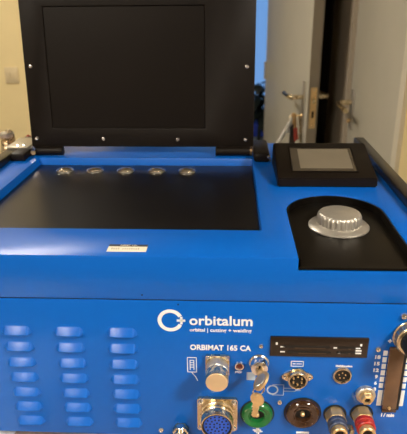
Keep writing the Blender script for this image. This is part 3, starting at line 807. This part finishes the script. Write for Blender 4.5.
# --- valve knob above the flow meter
cx, cz = 0.2122, 1.1572
vk = obj('valve_knob', add_lathe(new_bm(), [(0.0158, 0), (0.0158, 0.0014), (0.0150, 0.0022), (0.0146, 0.0030), (0.0146, 0.0085), (0.0138, 0.0095), (0.0118, 0.0100)], 40, '-y', (cx, 0, cz)), M['nickel'], mach)
vk['label'] = 'chrome collared black valve knob'
pmesh = to_mesh(add_box(new_bm(), (-0.0024, -0.0006, -0.0024), (0.0024, 0.0006, 0.0024), 0.0004), 'grip_pad')
for i in range(14):
    a = 2*PI*(i+0.5)/14
    o = link('grip_pad', pmesh, M['steel'], vk, (cx+0.0146*math.cos(a), -0.0057, cz+0.0146*math.sin(a)))
    o.rotation_euler = (0, -a+PI/2, 0)
    o.scale = (1, 4.0, 0.25)
    o.rotation_euler = (0, PI/2-a, 0)
obj('knob_cap', add_lathe(new_bm(), [(0.0120, 0.0096), (0.0114, 0.0105), (0.0112, 0.0260), (0.0104, 0.0278), (0, 0.0284)], 48, '-y', (cx, 0, cz), knurl(48, 0.03)), M['hole'], vk, angle=25)

# ------------------------------------------------------------------ keys in the key switch
def key_shape(L, W, HR):
    pts = []
    for i in range(17):
        a = PI*(0.5-0.39)*0 + (PI/2+PI*0.16) - 0 + (2*PI-PI*0.32)*i/16
        pts.append((HR*math.cos(a+PI)*1.0, HR*math.sin(a+PI)))
    return pts
def key_bm(HR, W, L, th):
    """bow centred at origin in the xz plane, blade to -z."""
    bm = new_bm()
    out = []
    a0 = math.asin(W/2/HR)
    for i in range(25):
        a = -PI/2 + a0 + (2*PI-2*a0)*i/24
        out.append((HR*math.cos(a), HR*math.sin(a)))
    teeth = [(-W/2, -HR-L*0.25), (-W/2*0.4, -HR-L*0.32), (-W/2, -HR-L*0.45), (-W/2*0.3, -HR-L*0.55), (-W/2*0.9, -HR-L*0.70), (-W/2*0.4, -HR-L*0.8), (-W/2*0.8, -HR-L*0.9), (0, -HR-L), (W/2, -HR-L*0.88)]
    add_prism(bm, out+teeth, -th/2, th/2, 'xz')
    return bm
k1 = key_bm(0.0090, 0.0060, 0.010, 0.0022)
# inserted: blade points to +y, bow turned about the y axis
R1 = Matrix.Translation((KX+0.0006, -0.0250, KZ)) @ Matrix.Rotation(math.radians(-52), 4, 'Y') @ Matrix.Rotation(math.radians(90), 4, 'X')
ik = empty('inserted_key', (KX, -0.026, KZ))
tag(ik, 'brass key pushed into the key switch with a wire ring through its bow', 'key')
obj('bow_and_blade', k1, M['brass'], ik, T=R1)
obj('bow_cover', add_lathe(new_bm(), [(0, -0.0016), (0.0060, -0.0016), (0.0064, -0.0012), (0.0064, 0.0012), (0.0060, 0.0016), (0, 0.0016)], 24, '-y'), M['silver'], ik, T=R1)
rc = Vector((KX-0.0016, -0.0320, KZ-0.0040))
kr = obj('wire_ring', add_tube(new_bm(), [(rc.x+0.0050*math.cos(a), rc.y+0.0030*math.cos(a), rc.z+0.0055*math.sin(a)) for a in [2*PI*i/28 for i in range(28)]], 0.0006, 8, True), M['nickel'], ik)
hk = key_bm(0.0060, 0.0056, 0.013, 0.0018)
R2 = Matrix.Translation((rc.x-0.001, rc.y, rc.z-0.0095)) @ Matrix.Rotation(math.radians(8), 4, 'Y') @ Matrix.Rotation(math.radians(-25), 4, 'Z')
o = obj('hanging_key', hk, M['brass'], None, T=R2)
tag(o, 'spare brass key dangling from the wire ring in front of the green socket', 'key')

# ------------------------------------------------------------------ things behind the machine
b = new_bm()
pts = []
rad = []
hx, hy = -0.350, 0.56
N = 90
for i in range(N+1):
    t = i/N
    pts.append((hx-0.055+0.060*math.sin(t*PI*0.55), hy+0.02*math.cos(t*3), BZ+0.012+0.164*math.sin(t*PI*0.5)))
    rad.append(0.0105+0.0022*math.sin(t*N*1.4))
add_tube(b, pts, rad, 14)
fh = obj('metal_hose', b, M['nickel'], None, angle=80)
tag(fh, 'ribbed metal hose standing behind the left corner of the blue machine', 'hose')
obj('hose_end', add_lathe(new_bm(), [(0, 0), (0.0120, 0), (0.0128, 0.002), (0.0128, 0.006), (0.011, 0.008), (0, 0.008)], 20, 'z', (pts[-1][0], pts[-1][1], pts[-1][2]-0.003)), M['silver'], fh)
b = new_bm()
add_tube(b, [(-0.300, 0.46, BZ+0.004), (-0.306, 0.46, BZ+0.06), (-0.302, 0.455, BZ+0.13), (-0.290, 0.45, BZ+0.180), (-0.272, 0.45, BZ+0.195), (-0.256, 0.455, BZ+0.181), (-0.25, 0.47, BZ+0.10), (-0.25, 0.48, BZ+0.004)], 0.0045, 10)
tag(obj('red_cable', b, M['redcable'], None), 'thin red cable looping up behind the screen hinge', 'cable')

# ------------------------------------------------------------------ in the room beyond
pp = empty('potted_plant', (0.275, 3.75, 0.0))
tag(pp, 'dark leafy potted plant seen through the doorway beside the open door', 'plant')
obj('pot', add_lathe(new_bm(), [(0, 0), (0.11, 0), (0.14, 0.26), (0.15, 0.28), (0.13, 0.28), (0.12, 0.25), (0, 0.25)], 24, 'z', (0.275, 3.75, 0)), M['steel'], pp)
b = new_bm(); add_tube(b, [(0.275, 3.75, 0.24), (0.28, 3.75, 0.6), (0.275, 3.76, 0.80)], [0.012, 0.010, 0.006], 8); obj('stem', b, M['leaf'], pp)
for i in range(60):
    a = random.uniform(0, 2*PI); hgt = random.uniform(0.52, 0.82); L = random.uniform(0.08, 0.15)*(1.2-abs(hgt-0.66)*2.4)
    bm = new_bm()
    rows = []
    for k in range(5):
        t = k/4; wd = 0.028*math.sin(PI*min(1, 0.08+t*0.92))+0.001
        rows.append([bm.verts.new((t*L, s*wd, 0.05*t-0.09*t*t-abs(s)*0.004)) for s in (-1, 0, 1)])
    for r0, r1 in zip(rows[:-1], rows[1:]):
        for q in range(2): bm.faces.new((r0[q], r0[q+1], r1[q+1], r1[q]))
    bmesh.ops.transform(bm, matrix=Matrix.Translation((0.275, 3.75, hgt)) @ Matrix.Rotation(a, 4, 'Z') @ Matrix.Rotation(random.uniform(-0.8, 0.5), 4, 'Y'), verts=bm.verts)
    obj('leaf', bm, M['leaf'], pp)
ch = empty('upholstered_stool', (0.45, 4.40, 0))
tag(ch, 'deep blue upholstered stool in the room beyond the open door', 'stool')
box('seat', (0.20, 4.15, 0.30), (0.70, 4.65, 0.42), M['bluefab'], ch, 0.03)
for x in (0.24, 0.66):
    for y in (4.19, 4.61):
        box('leg', (x-0.015, y-0.015, 0), (x+0.015, y+0.015, 0.31), M['steel'], ch, 0.003)
